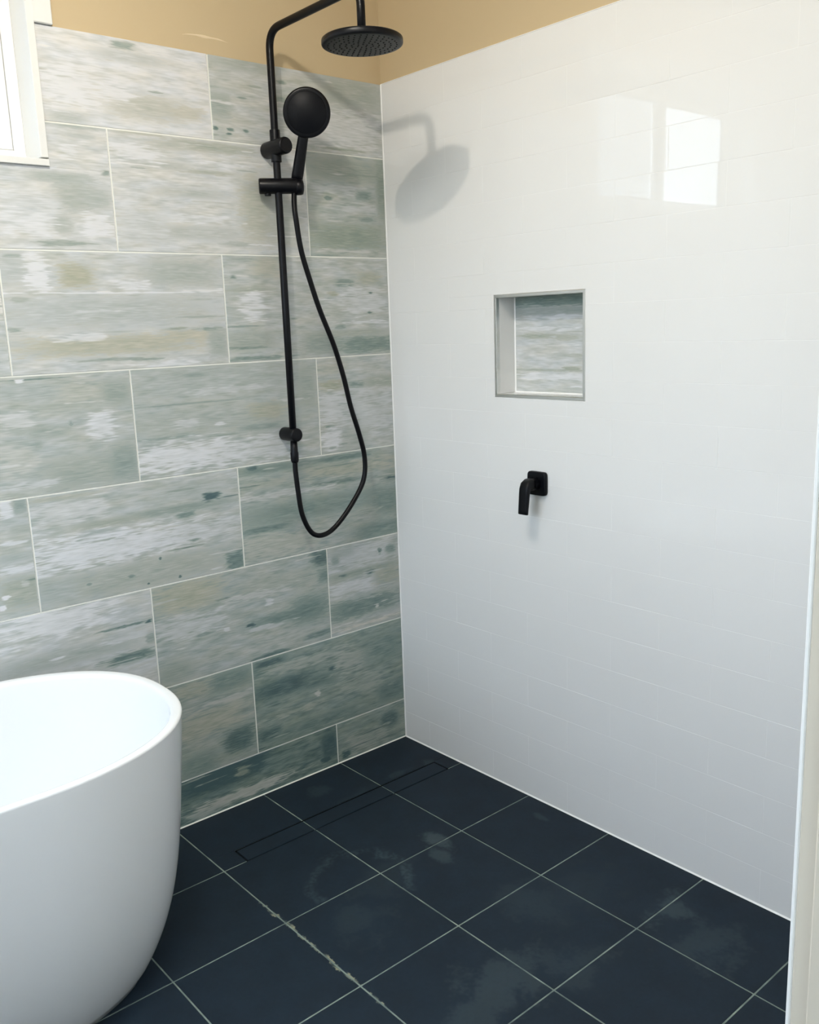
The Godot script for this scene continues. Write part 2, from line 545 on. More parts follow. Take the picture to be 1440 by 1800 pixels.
	mark("6a", 113, 256, 167, 22, 0.48, 0.1)
	mark("6a", 211, 252, 284, 38, 0.50, 0.2)
	mark("6a", 108, 191, 230, 60, 0.88, 0.0)
	mark("6a", 298, 198, 32, 16, 1.00, 0.0)
	mark("6a", 239, 172, 133, 39, 0.78, 0.0)
	mark("6a", 236, 131, 20, 17, 0.20, 0.3)
	mark("6a", 392, 202, 156, 72, 0.48, 0.2)
	mark("6a", 145, 96, 205, 17, 0.48, 0.3)
	mark("6a", 509, 211, 164, 93, 0.70, 0.0)
	mark("6a", 546, 50, 128, 71, 0.78, 0.0)
	mark("6a", 44, 47, 90, 41, 0.88, 0.0)
	mark("6a", 229, 26, 380, 47, 0.72, 0.0)
	mark("6a", 424, 112, 193, 61, 0.55, 0.2)
	print_base["7b"] = 0.74
	mark("7b", 187, 272, 364, 73, 0.97, 0.0)
	mark("7b", 403, 256, 169, 58, 0.72, 0.0)
	mark("7b", 243, 265, 43, 30, 0.60, 0.6)
	mark("7b", 231, 191, 374, 34, 0.34, 0.3)
	mark("7b", 101, 173, 129, 25, 0.50, 0.0)
	mark("7b", 571, 237, 59, 88, 0.92, 0.0)
	mark("7b", 556, 191, 36, 16, 1.00, 0.0)
	print_base["7a"] = 0.62
	mark("7a", 226, 245, 82, 55, 0.88, 0.0)
	mark("7a", 35, 181, 38, 29, 1.00, 0.0)
	mark("7a", 134, 201, 172, 62, 0.50, 0.2)
	mark("7a", 113, 271, 121, 29, 0.66, 0.0)

func tone_color(t: float, tan_: float) -> Color:
	var stops := [Color(0.845, 0.850, 0.860), Color(0.745, 0.758, 0.755), Color(0.636, 0.665, 0.645), Color(0.500, 0.566, 0.540), Color(0.300, 0.390, 0.402)]
	var k: float = clampf(0.40 + (t - 0.40) * 1.20, 0.0, 0.999) * 4.0
	var c: Color = stops[int(k)].lerp(stops[int(k) + 1], k - int(k))
	return Color(c.r * (1 + 0.06 * tan_), c.g * (1 + 0.01 * tan_), c.b * (1 - 0.075 * tan_))

func timber_print(key: String, seed_: int) -> ImageTexture:
	var W := 500; var H := 250
	var mm := 600.0 / W
	var n := FastNoiseLite.new(); n.seed = seed_; n.noise_type = FastNoiseLite.TYPE_SIMPLEX_SMOOTH; n.fractal_octaves = 3; n.frequency = 1.0
	var f := FastNoiseLite.new(); f.seed = seed_ + 50; f.noise_type = FastNoiseLite.TYPE_SIMPLEX; f.fractal_octaves = 2; f.frequency = 1.0
	var tone := PackedFloat32Array(); tone.resize(W * H)
	var tan_ := PackedFloat32Array(); tan_.resize(W * H)
	var grain := PackedFloat32Array(); grain.resize(W * H)      # long fine threads
	var edge := PackedFloat32Array(); edge.resize(W * H)        # ragged, streaky outlines
	var r := RandomNumberGenerator.new(); r.seed = seed_ * 13 + 5
	var base: float = print_base.get(key, 0.3 + 0.25 * r.randf())
	var marks: Array = print_marks.get(key, []).duplicate()
	if marks.is_empty():
		for i in 16: marks.append([r.randi_range(0, 600), r.randi_range(0, 300), r.randi_range(30, 260), r.randi_range(6, 60), clampf(base + r.randf_range(-0.3, 0.35), 0, 1), 0.6 * r.randf()])
	for i in 14: marks.append([r.randi_range(0, 600), r.randi_range(0, 300), r.randi_range(20, 130), r.randi_range(3, 6), clampf(base + r.randf_range(-0.22, 0.30), 0, 1), 0.3 * r.randf()])
	var i := 0
	for y in H:
		var v := (H - 1 - y) * mm
		for x in W:
			var u := x * mm
			var e := n.get_noise_2d(u * 0.010, v * 0.045)
			var m2 := f.get_noise_2d(u * 0.016 + 90.0, v * 0.15)
			var g := f.get_noise_2d(u * 0.012, v * 0.60)
			edge[i] = 0.75 * e + 0.55 * m2
			grain[i] = g
			tone[i] = base + 0.15 * e + 0.07 * m2 + 0.05 * g
			tan_[i] = 0.10 + 0.35 * n.get_noise_2d(u * 0.006 + 40.0, v * 0.02)
			i += 1
	for m in marks:
		var cx: float = m[0] / mm; var cy: float = H - 1 - m[1] / mm; var hw: float = m[2] / mm / 2.0; var hh: float = m[3] / mm / 2.0
		var boxy: float = 0.0 if min(m[2], m[3]) < 18 else 0.55
		for y in range(max(0, int(cy - hh * 1.7 - 1)), min(H, int(cy + hh * 1.7 + 2))):
			for x in range(max(0, int(cx - hw * 1.7 - 1)), min(W, int(cx + hw * 1.7 + 2))):
				var k := y * W + x
				var dx := absf(x - cx) / hw; var dy := absf(y - cy) / hh
				var d := boxy * maxf(dx, dy) + (1.0 - boxy) * sqrt(dx * dx + dy * dy) + (0.62 if boxy > 0.0 else 0.85) * edge[k] + 0.30 * grain[k]
				if d < 1.25:
					var a := 0.86 * smoothstep(1.25, 0.62, d)
					tone[k] = lerpf(tone[k], m[4] + 0.08 * grain[k] + 0.10 * edge[k], a)
					tan_[k] = lerpf(tan_[k], m[5], a)
	var bytes := PackedByteArray(); bytes.resize(W * H * 3)
	for k in W * H:
		var c := tone_color(tone[k], tan_[k])
		bytes[k * 3] = int(c.r * 255.0); bytes[k * 3 + 1] = int(c.g * 255.0); bytes[k * 3 + 2] = int(c.b * 255.0)
	var im := Image.create_from_data(W, H, false, Image.FORMAT_RGB8, bytes)
	im.generate_mipmaps()
	return ImageTexture.create_from_image(im)

func print_material(key: String, seed_: int) -> StandardMaterial3D:
	var m := plain(Color(1, 1, 1), 0.30, 0.45)
	m.albedo_texture = timber_print(key, seed_)
	return m

# ------------------------------------------------------------------ floor
func haze(f: Array, x: float, z: float, w: float, d: float, a: float): f.append([x, z, w, d, a])

func slate_texture(x0: float, z0: float, seed_: int, smears: Array) -> ImageTexture:
	var N := 128
	var n := FastNoiseLite.new(); n.seed = seed_; n.noise_type = FastNoiseLite.TYPE_SIMPLEX_SMOOTH; n.fractal_octaves = 4; n.frequency = 1.0
	var bytes := PackedByteArray(); bytes.resize(N * N * 3)
	var near := []
	for s in smears:
		if absf(s[0] - x0 - 0.15) < 0.15 + s[2] and absf(s[1] - z0 - 0.15) < 0.15 + s[3]: near.append(s)
	for y in N:
		var wz := z0 + (y + 0.5) / N * 0.3
		for x in N:
			var wx := x0 + (x + 0.5) / N * 0.3
			var a := n.get_noise_2d(wx * 9.0, wz * 9.0)
			var b := n.get_noise_2d(wx * 60.0, wz * 60.0)
			var c := Color(0.100, 0.148, 0.190)
			c = c * (1.0 + 0.10 * a + 0.06 * b)
			var h := 0.0
			for s in near:
				var d := Vector2((wx - s[0]) / s[2], (wz - s[1]) / s[3]).length() + 0.75 * a + 0.30 * b
				h = maxf(h, s[4] * smoothstep(1.0, 0.25, d))
			# the swept arc where grout was wiped
			var r := Vector2(wx + 0.652, wz - 0.585).length()
			var ang := rad_to_deg(atan2(wz - 0.585, wx + 0.652))
			if ang > -235.0 and ang < 75.0 and (ang < 60 and ang > -180):
				h = maxf(h, 0.20 * smoothstep(0.026, 0.003, absf(r - 0.135 + 0.035 * a)) * clampf(0.65 + 0.9 * b + 0.8 * a, 0.0, 1.2))
			c = c.lerp(Color(0.55, 0.60, 0.57), clampf(h, 0, 1))
			# dried grout along one joint
			var gj := absf(wx + 0.8967 + 0.0015 * sin(wz * 40.0))
			if wz > 0.47 and wz < 0.98 and gj < 0.0045 + 0.004 * b + 0.006 * n.get_noise_2d(3.0, wz * 14.0):
				c = c.lerp(Color(0.62, 0.62, 0.51), clampf(0.55 + 1.2 * n.get_noise_2d(9.0, wz * 22.0), 0, 0.85))
			var k := (y * N + x) * 3
			bytes[k] = int(clampf(c.r, 0, 1) * 255.0); bytes[k + 1] = int(clampf(c.g, 0, 1) * 255.0); bytes[k + 2] = int(clampf(c.b, 0, 1) * 255.0)
	var im := Image.create_from_data(N, N, false, Image.FORMAT_RGB8, bytes)
	im.generate_mipmaps()
	return ImageTexture.create_from_image(im)

const DRAIN := Rect2(-0.825, 0.2170, 0.765, 0.0708)    # x, z of the channel drain

func build_floor():
	var fl := thing("floor", "dark slate-grey square floor tiles with pale grout joints", "floor", Vector3.ZERO, "structure")
	var st := begin()
	for r in minus(Rect2(WEST - 0.15, -0.12, 3.05 + 0.15, SOUTH + 0.24), DRAIN): box(st, Vector3(r.position.x, -0.12, r.position.y), Vector3(r.end.x, -0.011, r.end.y))
	obj("screed", st.commit(), M.screed, fl)
	st = begin()
	for r in minus(Rect2(WEST, 0.0, 2.9, SOUTH + 0.12), DRAIN.grow(0.001)): box(st, Vector3(r.position.x, -0.011, r.position.y), Vector3(r.end.x, -0.0010, r.end.y))
	obj("grout", st.commit(), M.floor_grout, fl)
	var sm := []
	haze(sm, -0.375, 0.575, 0.035, 0.06, 0.28); haze(sm, -0.42, 0.64, 0.03, 0.07, 0.22)
	haze(sm, -0.374, 0.233, 0.16, 0.05, 0.10); haze(sm, -0.20, 0.195, 0.08, 0.02, 0.14)
	haze(sm, -0.071, 0.70, 0.015, 0.05, 0.16); haze(sm, -0.173, 1.21, 0.09, 0.06, 0.22)
	haze(sm, -0.225, 1.337, 0.12, 0.10, 0.14); haze(sm, -0.515, 1.169, 0.12, 0.10, 0.12)
	haze(sm, -0.66, 1.10, 0.16, 0.10, 0.18); haze(sm, -0.78, 1.12, 0.12, 0.08, 0.16)
	haze(sm, -0.40, 0.95, 0.10, 0.12, 0.10); haze(sm, -0.75, 0.70, 0.10, 0.12, 0.10)
	haze(sm, -0.08, 0.24, 0.03, 0.06, 0.16); haze(sm, -0.60, 0.62, 0.14, 0.10, 0.08)
	haze(sm, -0.45, 0.115, 0.05, 0.05, 0.14); haze(sm, -0.30, 1.0, 0.2, 0.12, 0.06)
	var xs := [0.0]
	for i in 10: xs.append(-0.2914 - FT * i)
	xs[-1] = maxf(xs[-1], WEST)
	var zs := [0.0]
	for j in 7: zs.append(0.2862 + FT * j)
	zs[-1] = minf(zs[-1], SOUTH + 0.12)
	var g := 0.0019
	for i in xs.size() - 1:
		for j in zs.size() - 1:
			var x1: float = xs[i]; var x0: float = maxf(xs[i + 1], WEST); var z0: float = zs[j]; var z1: float = zs[j + 1]
			if x1 - x0 < 0.02 or z1 - z0 < 0.02: continue
			var nx := x1 - FT if i == 0 else x0       # nominal corner of the print
			uv_o = Vector3(x0, 0, z0); uv_u = Vector3(1 / 0.3, 0, 0); uv_v = Vector3(0, 0, 1 / 0.3)
			st = begin()
			for r in minus(Rect2(x0 + g, z0 + g, x1 - x0 - 2 * g, z1 - z0 - 2 * g), DRAIN.grow(0.001)):
				box(st, Vector3(r.position.x, -0.010, r.position.y), Vector3(r.end.x, 0.0, r.end.y), 0.0007)
			var seen := x0 > -1.3 and z0 < 1.6
			var m := plain(Color(1, 1, 1), 0.58, 0.32)
			if seen: m.albedo_texture = slate_texture(x0, z0, 31 + i * 9 + j, sm)
			else:
				if not M.has("slate"):
					M.slate = plain(Color(1, 1, 1), 0.58, 0.32); M.slate.albedo_texture = slate_texture(5.0, 5.0, 3, [])
				m = M.slate
			obj("floor_tile", st.commit(), m, fl)
	# white sealant where walls meet the floor and each other
	st = begin()
	bead(st, Vector3(0, 0, 0), Vector3(0, 0, SOUTH), Vector3(-1, 0, 0), Vector3.UP, 0.0035)
	obj("sealant_bead", st.commit(), M.silicone, fl)
	st = begin()
	bead(st, Vector3(WEST, 0, 0), Vector3(0, 0, 0), Vector3(0, 0, 1), Vector3.UP, 0.003)
	obj("sealant_bead", st.commit(), M.grey_grout, fl)

func bead(st: SurfaceTool, a: Vector3, b: Vector3, u: Vector3, v: Vector3, r: float):
	var pa := a + u * r; var pb := b + u * r; var qa := a + v * r; var qb := b + v * r
	var ma := a + (u + v) * r * 0.45; var mb := b + (u + v) * r * 0.45
	quad(st, pa, pb, mb, ma, (u + v * 0.7).normalized()); quad(st, ma, mb, qb, qa, (u * 0.7 + v).normalized())
	quad(st, a, b, qb, qa, -u); quad(st, a, b, pb, pa, -v)

# ------------------------------------------------------------------ walls
const PLASTER := 0.009     # tile thickness: how far the paint lies behind the tile faces

func build_wall_back():
	var wall := thing("wall_back", "wall of weathered grey wood-look tiles with tan paint above, behind the shower rail", "wall", Vector3.ZERO, "structure")
	var hole := Rect2(WIN_A.x, WIN_A.y, WIN_B.x - WIN_A.x, WIN_B.y - WIN_A.y)
	var st := begin()
	for r in minus(Rect2(WEST - 0.15, 0.0, 3.2, CEIL), hole.grow(0.0185)): box(st, Vector3(r.position.x, r.position.y, -0.16), Vector3(r.end.x, r.end.y, -PLASTER))
	obj("plaster", st.commit(), M.paint, wall)
	st = begin()
	for r in minus(Rect2(WEST, 0.0, 2.9, TOP - 0.001), hole.grow(0.0185)): box(st, Vector3(r.position.x, r.position.y, -PLASTER), Vector3(r.end.x, r.end.y, -0.0012))
	obj("grout", st.commit(), M.grey_grout, wall)
	var g := 0.0019
	for row in 8:            # row 0 is the cut course at the top
		var ylow: float = ROW0 + ROW * (6 - row)
		var y0: float = 0.0 if row == 7 else ylow
		var y1: float = TOP + g if row == 0 else ylow + ROW
		var xr := 0.0
		var c := 0
		while xr > WEST + 0.01:
			var xl: float = (-0.6005 if row % 2 == 0 else -0.2985) - 0.604 * c
			var x0: float = maxf(xl, WEST)
			var key: String = str(row) + ["a", "b", "c", "d", "e", "f"][c]
			uv_o = Vector3(xl, ylow + 0.3, 0); uv_u = Vector3(1 / 0.6, 0, 0); uv_v = Vector3(0, -1 / 0.3, 0)
			st = begin()
			for r in minus(Rect2(x0 + g, y0 + g, xr - x0 - 2 * g, y1 - y0 - 2 * g), hole.grow(0.0190)):
				box(st, Vector3(r.position.x, r.position.y, -PLASTER), Vector3(r.end.x, r.end.y, 0.0), 0.0006)
			var m: Material
			if print_base.has(key): m = print_material(key, 100 + row * 7 + c)
			else:
				var spare := "spare%d" % ((row + c) % 2)
				if not M.has(spare): M[spare] = print_material(spare, 300 + (row + c) % 2)
				m = M[spare]
			obj("wall_tile", st.commit(), m, wall)
			xr = xl; c += 1
	# a pale streak on the paint above the tiles
	uv_o = Vector3.ZERO; uv_u = Vector3.RIGHT; uv_v = Vector3.UP
	st = begin()
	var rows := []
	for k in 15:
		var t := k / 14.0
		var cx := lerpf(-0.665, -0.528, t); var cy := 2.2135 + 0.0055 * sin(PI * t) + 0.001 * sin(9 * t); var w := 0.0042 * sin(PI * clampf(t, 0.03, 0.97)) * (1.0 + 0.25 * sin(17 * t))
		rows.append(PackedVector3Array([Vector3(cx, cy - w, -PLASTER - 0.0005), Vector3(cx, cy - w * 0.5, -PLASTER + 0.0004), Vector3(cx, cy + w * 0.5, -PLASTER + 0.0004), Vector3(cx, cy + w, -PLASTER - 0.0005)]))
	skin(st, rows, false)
	obj("pale_streak", smooth_mesh(st), plain(Color(0.87, 0.80, 0.68), 0.6, 0.3), wall)

func build_wall_right():
	var wall := thing("wall_right", "wall of narrow glossy white tiles holding the niche and the mixer", "wall", Vector3.ZERO, "structure")
	var hole := Rect2(NICHE_A.x, NICHE_A.y, NICHE_B.x - NICHE_A.x, NICHE_B.y - NICHE_A.y)
	var st := begin()
	for r in minus(Rect2(-PLASTER, 0.0, SOUTH + PLASTER, CEIL), hole): box(st, Vector3(PLASTER, r.position.y, r.position.x), Vector3(0.15, r.end.y, r.end.x))
	obj("plaster", st.commit(), M.paint, wall)
	st = begin()
	for r in minus(Rect2(0.0, 0.0, SOUTH, TOP - 0.0005), hole): box(st, Vector3(0.0003, r.position.y, r.position.x), Vector3(PLASTER, r.end.y, r.end.x))
	obj("grout", st.commit(), M.white_grout, wall)
	var g := 0.0005
	for row in 22:
		var y0 := 0.0 if row == 0 else 0.0985 * row - 0.001
		var y1 := TOP + g if row == 21 else 0.0985 * (row + 1) - 0.001
		var z1 := 0.0
		var k := 0
		while z1 < SOUTH - 0.01:
			var z0 := z1
			z1 = minf((0.284 if row % 2 == 1 else 0.132) + 0.304 * k, SOUTH); k += 1
			st = begin()
			var c := Vector3(0, (y0 + y1) / 2, (z0 + z1) / 2)
			var n := 0
			for r in minus(Rect2(z0 + g, y0 + g, z1 - z0 - 2 * g, y1 - y0 - 2 * g), hole):
				box(st, Vector3(0, r.position.y, r.position.x) - c, Vector3(PLASTER, r.end.y, r.end.x) - c, 0.0005)
				n += 1
			if n == 0: continue
			var o := obj("white_tile", st.commit(), M.white_tile, wall, c)
			o.rotation = Vector3(0, rng.randf_range(-1, 1) * 0.0011, rng.randf_range(-1, 1) * 0.0022)   # laid by hand: never quite flush
	st = begin()
	box(st, Vector3(-0.0025, 0.0, 0.0), Vector3(0.0, TOP, 0.006), 0.0008)
	obj("corner_bead", st.commit(), M.silicone, wall)
	st = begin()
	box(st, Vector3(-0.0012, TOP - 0.0002, 0.0), Vector3(PLASTER, TOP + 0.0018, SOUTH), 0.0005)
	obj("top_bead", st.commit(), M.silicone, wall)

func solid(called: String, label: String, category: String, lo: Vector3, hi: Vector3, mat: Material) -> MeshInstance3D:
	var st := begin(); box(st, lo, hi)
	var o := obj(called, st.commit(), mat)
	o.set_meta("label", label); o.set_meta("category", category); o.set_meta("kind", "structure")
	return o

const DOOR_L := -2.13
const DOOR_R := -1.31
const HALL := 3.5

func build_other_walls():
	var left := thing("wall_left", "plain pale wall with an unseen window past the foot of the bathtub", "wall", Vector3.ZERO, "structure")
	var sl := begin()
	for r in minus(Rect2(-PLASTER, 0.0, SOUTH + PLASTER, CEIL), Rect2(WIN2_A, WIN2_B - WIN2_A).grow(0.0185)): box(sl, Vector3(WEST - 0.16, r.position.y, r.position.x), Vector3(WEST, r.end.y, r.end.x))
	obj("plaster", sl.commit(), M.white_wall, left)
	var wall := thing("wall_front", "pale wall around the doorway, opposite the window", "wall", Vector3.ZERO, "structure")
	var st := begin()
	for r in minus(Rect2(WEST - 0.15, 0.0, 3.2, CEIL), Rect2(DOOR_L - 0.02, -0.1, DOOR_R - DOOR_L + 0.04, 2.16)): box(st, Vector3(r.position.x, r.position.y, SOUTH), Vector3(r.end.x, r.end.y, SOUTH + 0.12))
	obj("plaster", st.commit(), M.white_wall, wall)
	solid("ceiling", "flat white ceiling over the bathroom", "ceiling", Vector3(WEST - 0.15, CEIL, -0.16), Vector3(0.15, CEIL + 0.1, SOUTH + 0.12), M.ceiling)
	# the hall behind the camera
	solid("floor_hall", "pale hall floor outside the bathroom door", "floor", Vector3(WEST - 0.15, -0.12, SOUTH + 0.12), Vector3(0.15, 0.0, HALL), plain(Color(0.62, 0.58, 0.53), 0.6))
	solid("wall_hall_left", "pale wall at the left end of the hall", "wall", Vector3(WEST - 0.15, 0, SOUTH + 0.12), Vector3(WEST, CEIL, HALL), M.hall)
	solid("wall_hall_right", "pale wall at the right end of the hall", "wall", Vector3(0.0, 0, SOUTH + 0.12), Vector3(0.15, CEIL, HALL), M.hall)
	solid("wall_hall_back", "long pale hall wall facing the bathroom door", "wall", Vector3(WEST - 0.15, 0, HALL), Vector3(0.15, CEIL, HALL + 0.12), M.hall)
	solid("ceiling_hall", "flat white ceiling over the hall", "ceiling", Vector3(WEST - 0.15, CEIL, SOUTH + 0.12), Vector3(0.15, CEIL + 0.1, HALL + 0.12), M.ceiling)

func strip(called: String, parent: Node, lo: Vector3, hi: Vector3, mat: Material, ch := 0.001) -> MeshInstance3D:
	var st := begin(); box(st, lo, hi, ch)
	return obj(called, st.commit(), mat, parent)

func build_windows():
	make_window(thing("window_1", "white framed sliding window high in the wood-look tiled wall", "window", Vector3.ZERO, "structure"), WIN_A, WIN_B, TOP, true)
	var w := thing("window_2", "large white framed window out of view past the foot of the bathtub, placed to light the walls", "window", Vector3(WEST, 0, 0), "structure")  # out of view; gives broad soft light from the left
	w.rotation.y = PI / 2      # its room side looks along +x
	make_window(w, Vector2(-WIN2_B.x, WIN2_A.y), Vector2(-WIN2_A.x, WIN2_B.y), WIN2_A.y - 0.06, false)

func make_window(w: Node3D, a: Vector2, b: Vector2, arch: float, screened: bool):
	# timber lining of the reveal, its front edge a little proud of the tiles
	strip("reveal_jamb", w, Vector3(b.x, a.y + 0.0015, -0.16), Vector3(b.x + 0.018, b.y, 0.006), M.joinery)
	strip("reveal_jamb", w, Vector3(a.x - 0.018, a.y + 0.0015, -0.16), Vector3(a.x, b.y, 0.006), M.joinery)
	strip("reveal_sill", w, Vector3(a.x - 0.018, a.y - 0.018, -0.16), Vector3(b.x + 0.018, a.y - 0.002, 0.008), M.joinery)
	strip("reveal_head", w, Vector3(a.x - 0.018, b.y, -0.16), Vector3(b.x + 0.018, b.y + 0.018, 0.006), M.joinery)
	# architraves stand only above the tiling
	strip("architrave", w, Vector3(b.x + 0.016, arch + 0.001, -PLASTER), Vector3(b.x + 0.062, b.y + 0.062, 0.008), M.joinery, 0.002)
	strip("architrave", w, Vector3(a.x - 0.062, arch + 0.001, -PLASTER), Vector3(a.x - 0.016, b.y + 0.062, 0.008), M.joinery, 0.002)
	strip("architrave", w, Vector3(a.x - 0.016, b.y + 0.016, -PLASTER), Vector3(b.x + 0.016, b.y + 0.062, 0.008), M.joinery, 0.002)
	# fixed outer frame
	var z0 := -0.150; var z1 := -0.095
	for s in [[a.x, a.y, a.x + 0.028, b.y], [b.x - 0.028, a.y, b.x, b.y], [a.x + 0.028, a.y, b.x - 0.028, a.y + 0.03], [a.x + 0.028, b.y - 0.028, b.x - 0.028, b.y]]:
		strip("outer_frame", w, Vector3(s[0], s[1], z0), Vector3(s[2], s[3], z1), M.frame)
	var mid := (a.x + b.x) / 2
	var n := 0
	for sash in [[mid - 0.02, b.x - 0.028, -0.118], [a.x + 0.028, mid + 0.02, -0.142]]:
		var x0: float = sash[0]; var x1: float = sash[1]; var zz: float = sash[2]
		var y0 := a.y + 0.03; var y1 := b.y - 0.028
		var f := 0.034
		var st := begin()
		for s in [[x0, y0, x0 + f, y1], [x1 - f, y0, x1, y1], [x0 + f, y0, x1 - f, y0 + f], [x0 + f, y1 - f, x1 - f, y1]]:
			box(st, Vector3(s[0] + 0.0012, s[1] + 0.0012, zz), Vector3(s[2] - 0.0012, s[3] - 0.0012, zz + 0.02), 0.001)
		var sa := obj("sash", st.commit(), M.frame, w)
		st = begin()
		for s in [[x0 + f, y0 + f, x0 + f + 0.003, y1 - f], [x1 - f - 0.003, y0 + f, x1 - f, y1 - f], [x0 + f, y0 + f, x1 - f, y0 + f + 0.003], [x0 + f, y1 - f - 0.003, x1 - f, y1 - f]]:
			box(st, Vector3(s[0], s[1], zz + 0.004), Vector3(s[2], s[3], zz + 0.016))
		obj("gasket", st.commit(), M.gasket, sa)
		st = begin()
		box(st, Vector3(x0 + f, y0 + f, zz + 0.008), Vector3(x1 - f, y1 - f, zz + 0.012))
		obj("pane", st.commit(), M.glass, sa)
		n += 1
	if screened: strip("insect_screen", w, Vector3(mid + 0.02, a.y + 0.03, -0.149), Vector3(b.x - 0.03, b.y - 0.03, -0.1485), M.screen, 0.0)

func build_door():
	var d := thing("door_1", "cream painted jamb of the doorway opposite the window", "door frame", Vector3.ZERO, "structure")
	var z0 := SOUTH + 0.0035; var z1 := SOUTH + 0.12
	strip("jamb", d, Vector3(DOOR_R, 0, z0), Vector3(DOOR_R + 0.02, 2.04, z1), M.jamb, 0.001)
	strip("jamb", d, Vector3(DOOR_L - 0.02, 0, z0), Vector3(DOOR_L, 2.04, z1), M.jamb, 0.001)
	strip("head", d, Vector3(DOOR_L - 0.02, 2.04, z0), Vector3(DOOR_R + 0.02, 2.06, z1), M.jamb, 0.001)
	strip("edge_trim", d, Vector3(DOOR_R, 0, SOUTH - 0.0005), Vector3(DOOR_R + 0.02, 2.04, z0), M.frame, 0.0012)  # whiter strip along the room-side edge of the jamb
	strip("edge_trim", d, Vector3(DOOR_L - 0.02, 0, SOUTH - 0.0005), Vector3(DOOR_L, 2.04, z0), M.frame, 0.0012)
	strip("stop", d, Vector3(DOOR_R - 0.004, 0, z0 + 0.014), Vector3(DOOR_R, 2.04, z0 + 0.050), M.jamb, 0.002)
	strip("stop", d, Vector3(DOOR_L, 0, z0 + 0.014), Vector3(DOOR_L + 0.004, 2.04, z0 + 0.050), M.jamb, 0.002)
	strip("architrave", d, Vector3(DOOR_R + 0.006, 0, z1), Vector3(DOOR_R + 0.066, 2.10, z1 + 0.018), M.jamb, 0.003)
	strip("architrave", d, Vector3(DOOR_L - 0.066, 0, z1), Vector3(DOOR_L - 0.006, 2.10, z1 + 0.018), M.jamb, 0.003)

# ------------------------------------------------------------------ niche, drain
func build_niche():
	var n := thing("shower_niche", "square recessed wall niche with wood-look back and bright metal edge trim", "niche", Vector3(0, NICHE_A.y, NICHE_A.x))
	var w := NICHE_B.x - NICHE_A.x; var h := NICHE_B.y - NICHE_A.y
	var t := 0.0095; var deep := 0.078
	# mitred metal edge trim, a hair proud of the tiles
	for k in 4:
		var st := begin()
		var p := [Vector2(0, 0), Vector2(w, 0), Vector2(w, h), Vector2(0, h)]
		var q := [Vector2(t, t), Vector2(w - t, t), Vector2(w - t, h - t), Vector2(t, h - t)]
		var a: Vector2 = p[k]; var b: Vector2 = p[(k + 1) % 4]; var c: Vector2 = q[(k + 1) % 4]; var d: Vector2 = q[k]
		var f := -0.0012; var bk := 0.012
		var nrm := ((c + d) / 2 - (a + b) / 2).normalized()
		var e := nrm * 0.0012
		quad(st, V(f, a + e), V(f, b + e), V(f, c - e), V(f, d - e), Vector3(-1, 0, 0))
		quad(st, V(f, a + e), V(f, b + e), V(0, b), V(0, a), Vector3(-1, -nrm.y, -nrm.x).normalized())
		quad(st, V(f, d - e), V(f, c - e), V(0, c), V(0, d), Vector3(-1, nrm.y, nrm.x).normalized())
		quad(st, V(0, d), V(0, c), V(bk, c), V(bk, d), Vector3(0, nrm.y, nrm.x))
		quad(st, V(bk, a), V(bk, b), V(bk, c), V(bk, d), Vector3(1, 0, 0))
		quad(st, V(0, a), V(0, b), V(bk, b), V(bk, a), Vector3(0, -nrm.y, -nrm.x))
		obj("edge_trim", st.commit(), M.chrome, n)
	var x0 := 0.012
	strip("side_tile", n, Vector3(x0, t, 0.001), Vector3(deep, h - t, t), M.white_tile, 0.0005)
	strip("side_tile", n, Vector3(x0, t, w - t), Vector3(deep, h - t, w - 0.001), M.white_tile, 0.0005)
	strip("sill_tile", n, Vector3(x0, 0.001, t), Vector3(deep, t, w - t), M.white_tile, 0.0005)
	strip("head_tile", n, Vector3(x0, h - t, t), Vector3(deep, h - 0.001, w - t), M.white_tile, 0.0005)
	uv_o = Vector3(0, 0.31, -0.02); uv_u = Vector3(0, 0, 1 / 0.6); uv_v = Vector3(0, -1 / 0.31, 0)
	strip("back_tile", n, Vector3(deep, 0.001, 0.001), Vector3(deep + 0.009, h - 0.001, w - 0.001), print_material("niche", 77), 0.0)
	uv_o = Vector3.ZERO; uv_u = Vector3.RIGHT; uv_v = Vector3.UP
	var st := begin()
	bead(st, Vector3(deep, t, t), Vector3(deep, t, w - t), Vector3(-1, 0, 0), Vector3.UP, 0.003)
	bead(st, Vector3(deep, t, t), Vector3(deep, h - t, t), Vector3(-1, 0, 0), Vector3.BACK, 0.003)
	bead(st, Vector3(deep, t, w - t), Vector3(deep, h - t, w - t), Vector3(-1, 0, 0), Vector3.FORWARD, 0.003)
	obj("sealant_bead", st.commit(), M.silicone, n)

func V(x: float, zy: Vector2) -> Vector3: return Vector3(x, zy.y, zy.x)

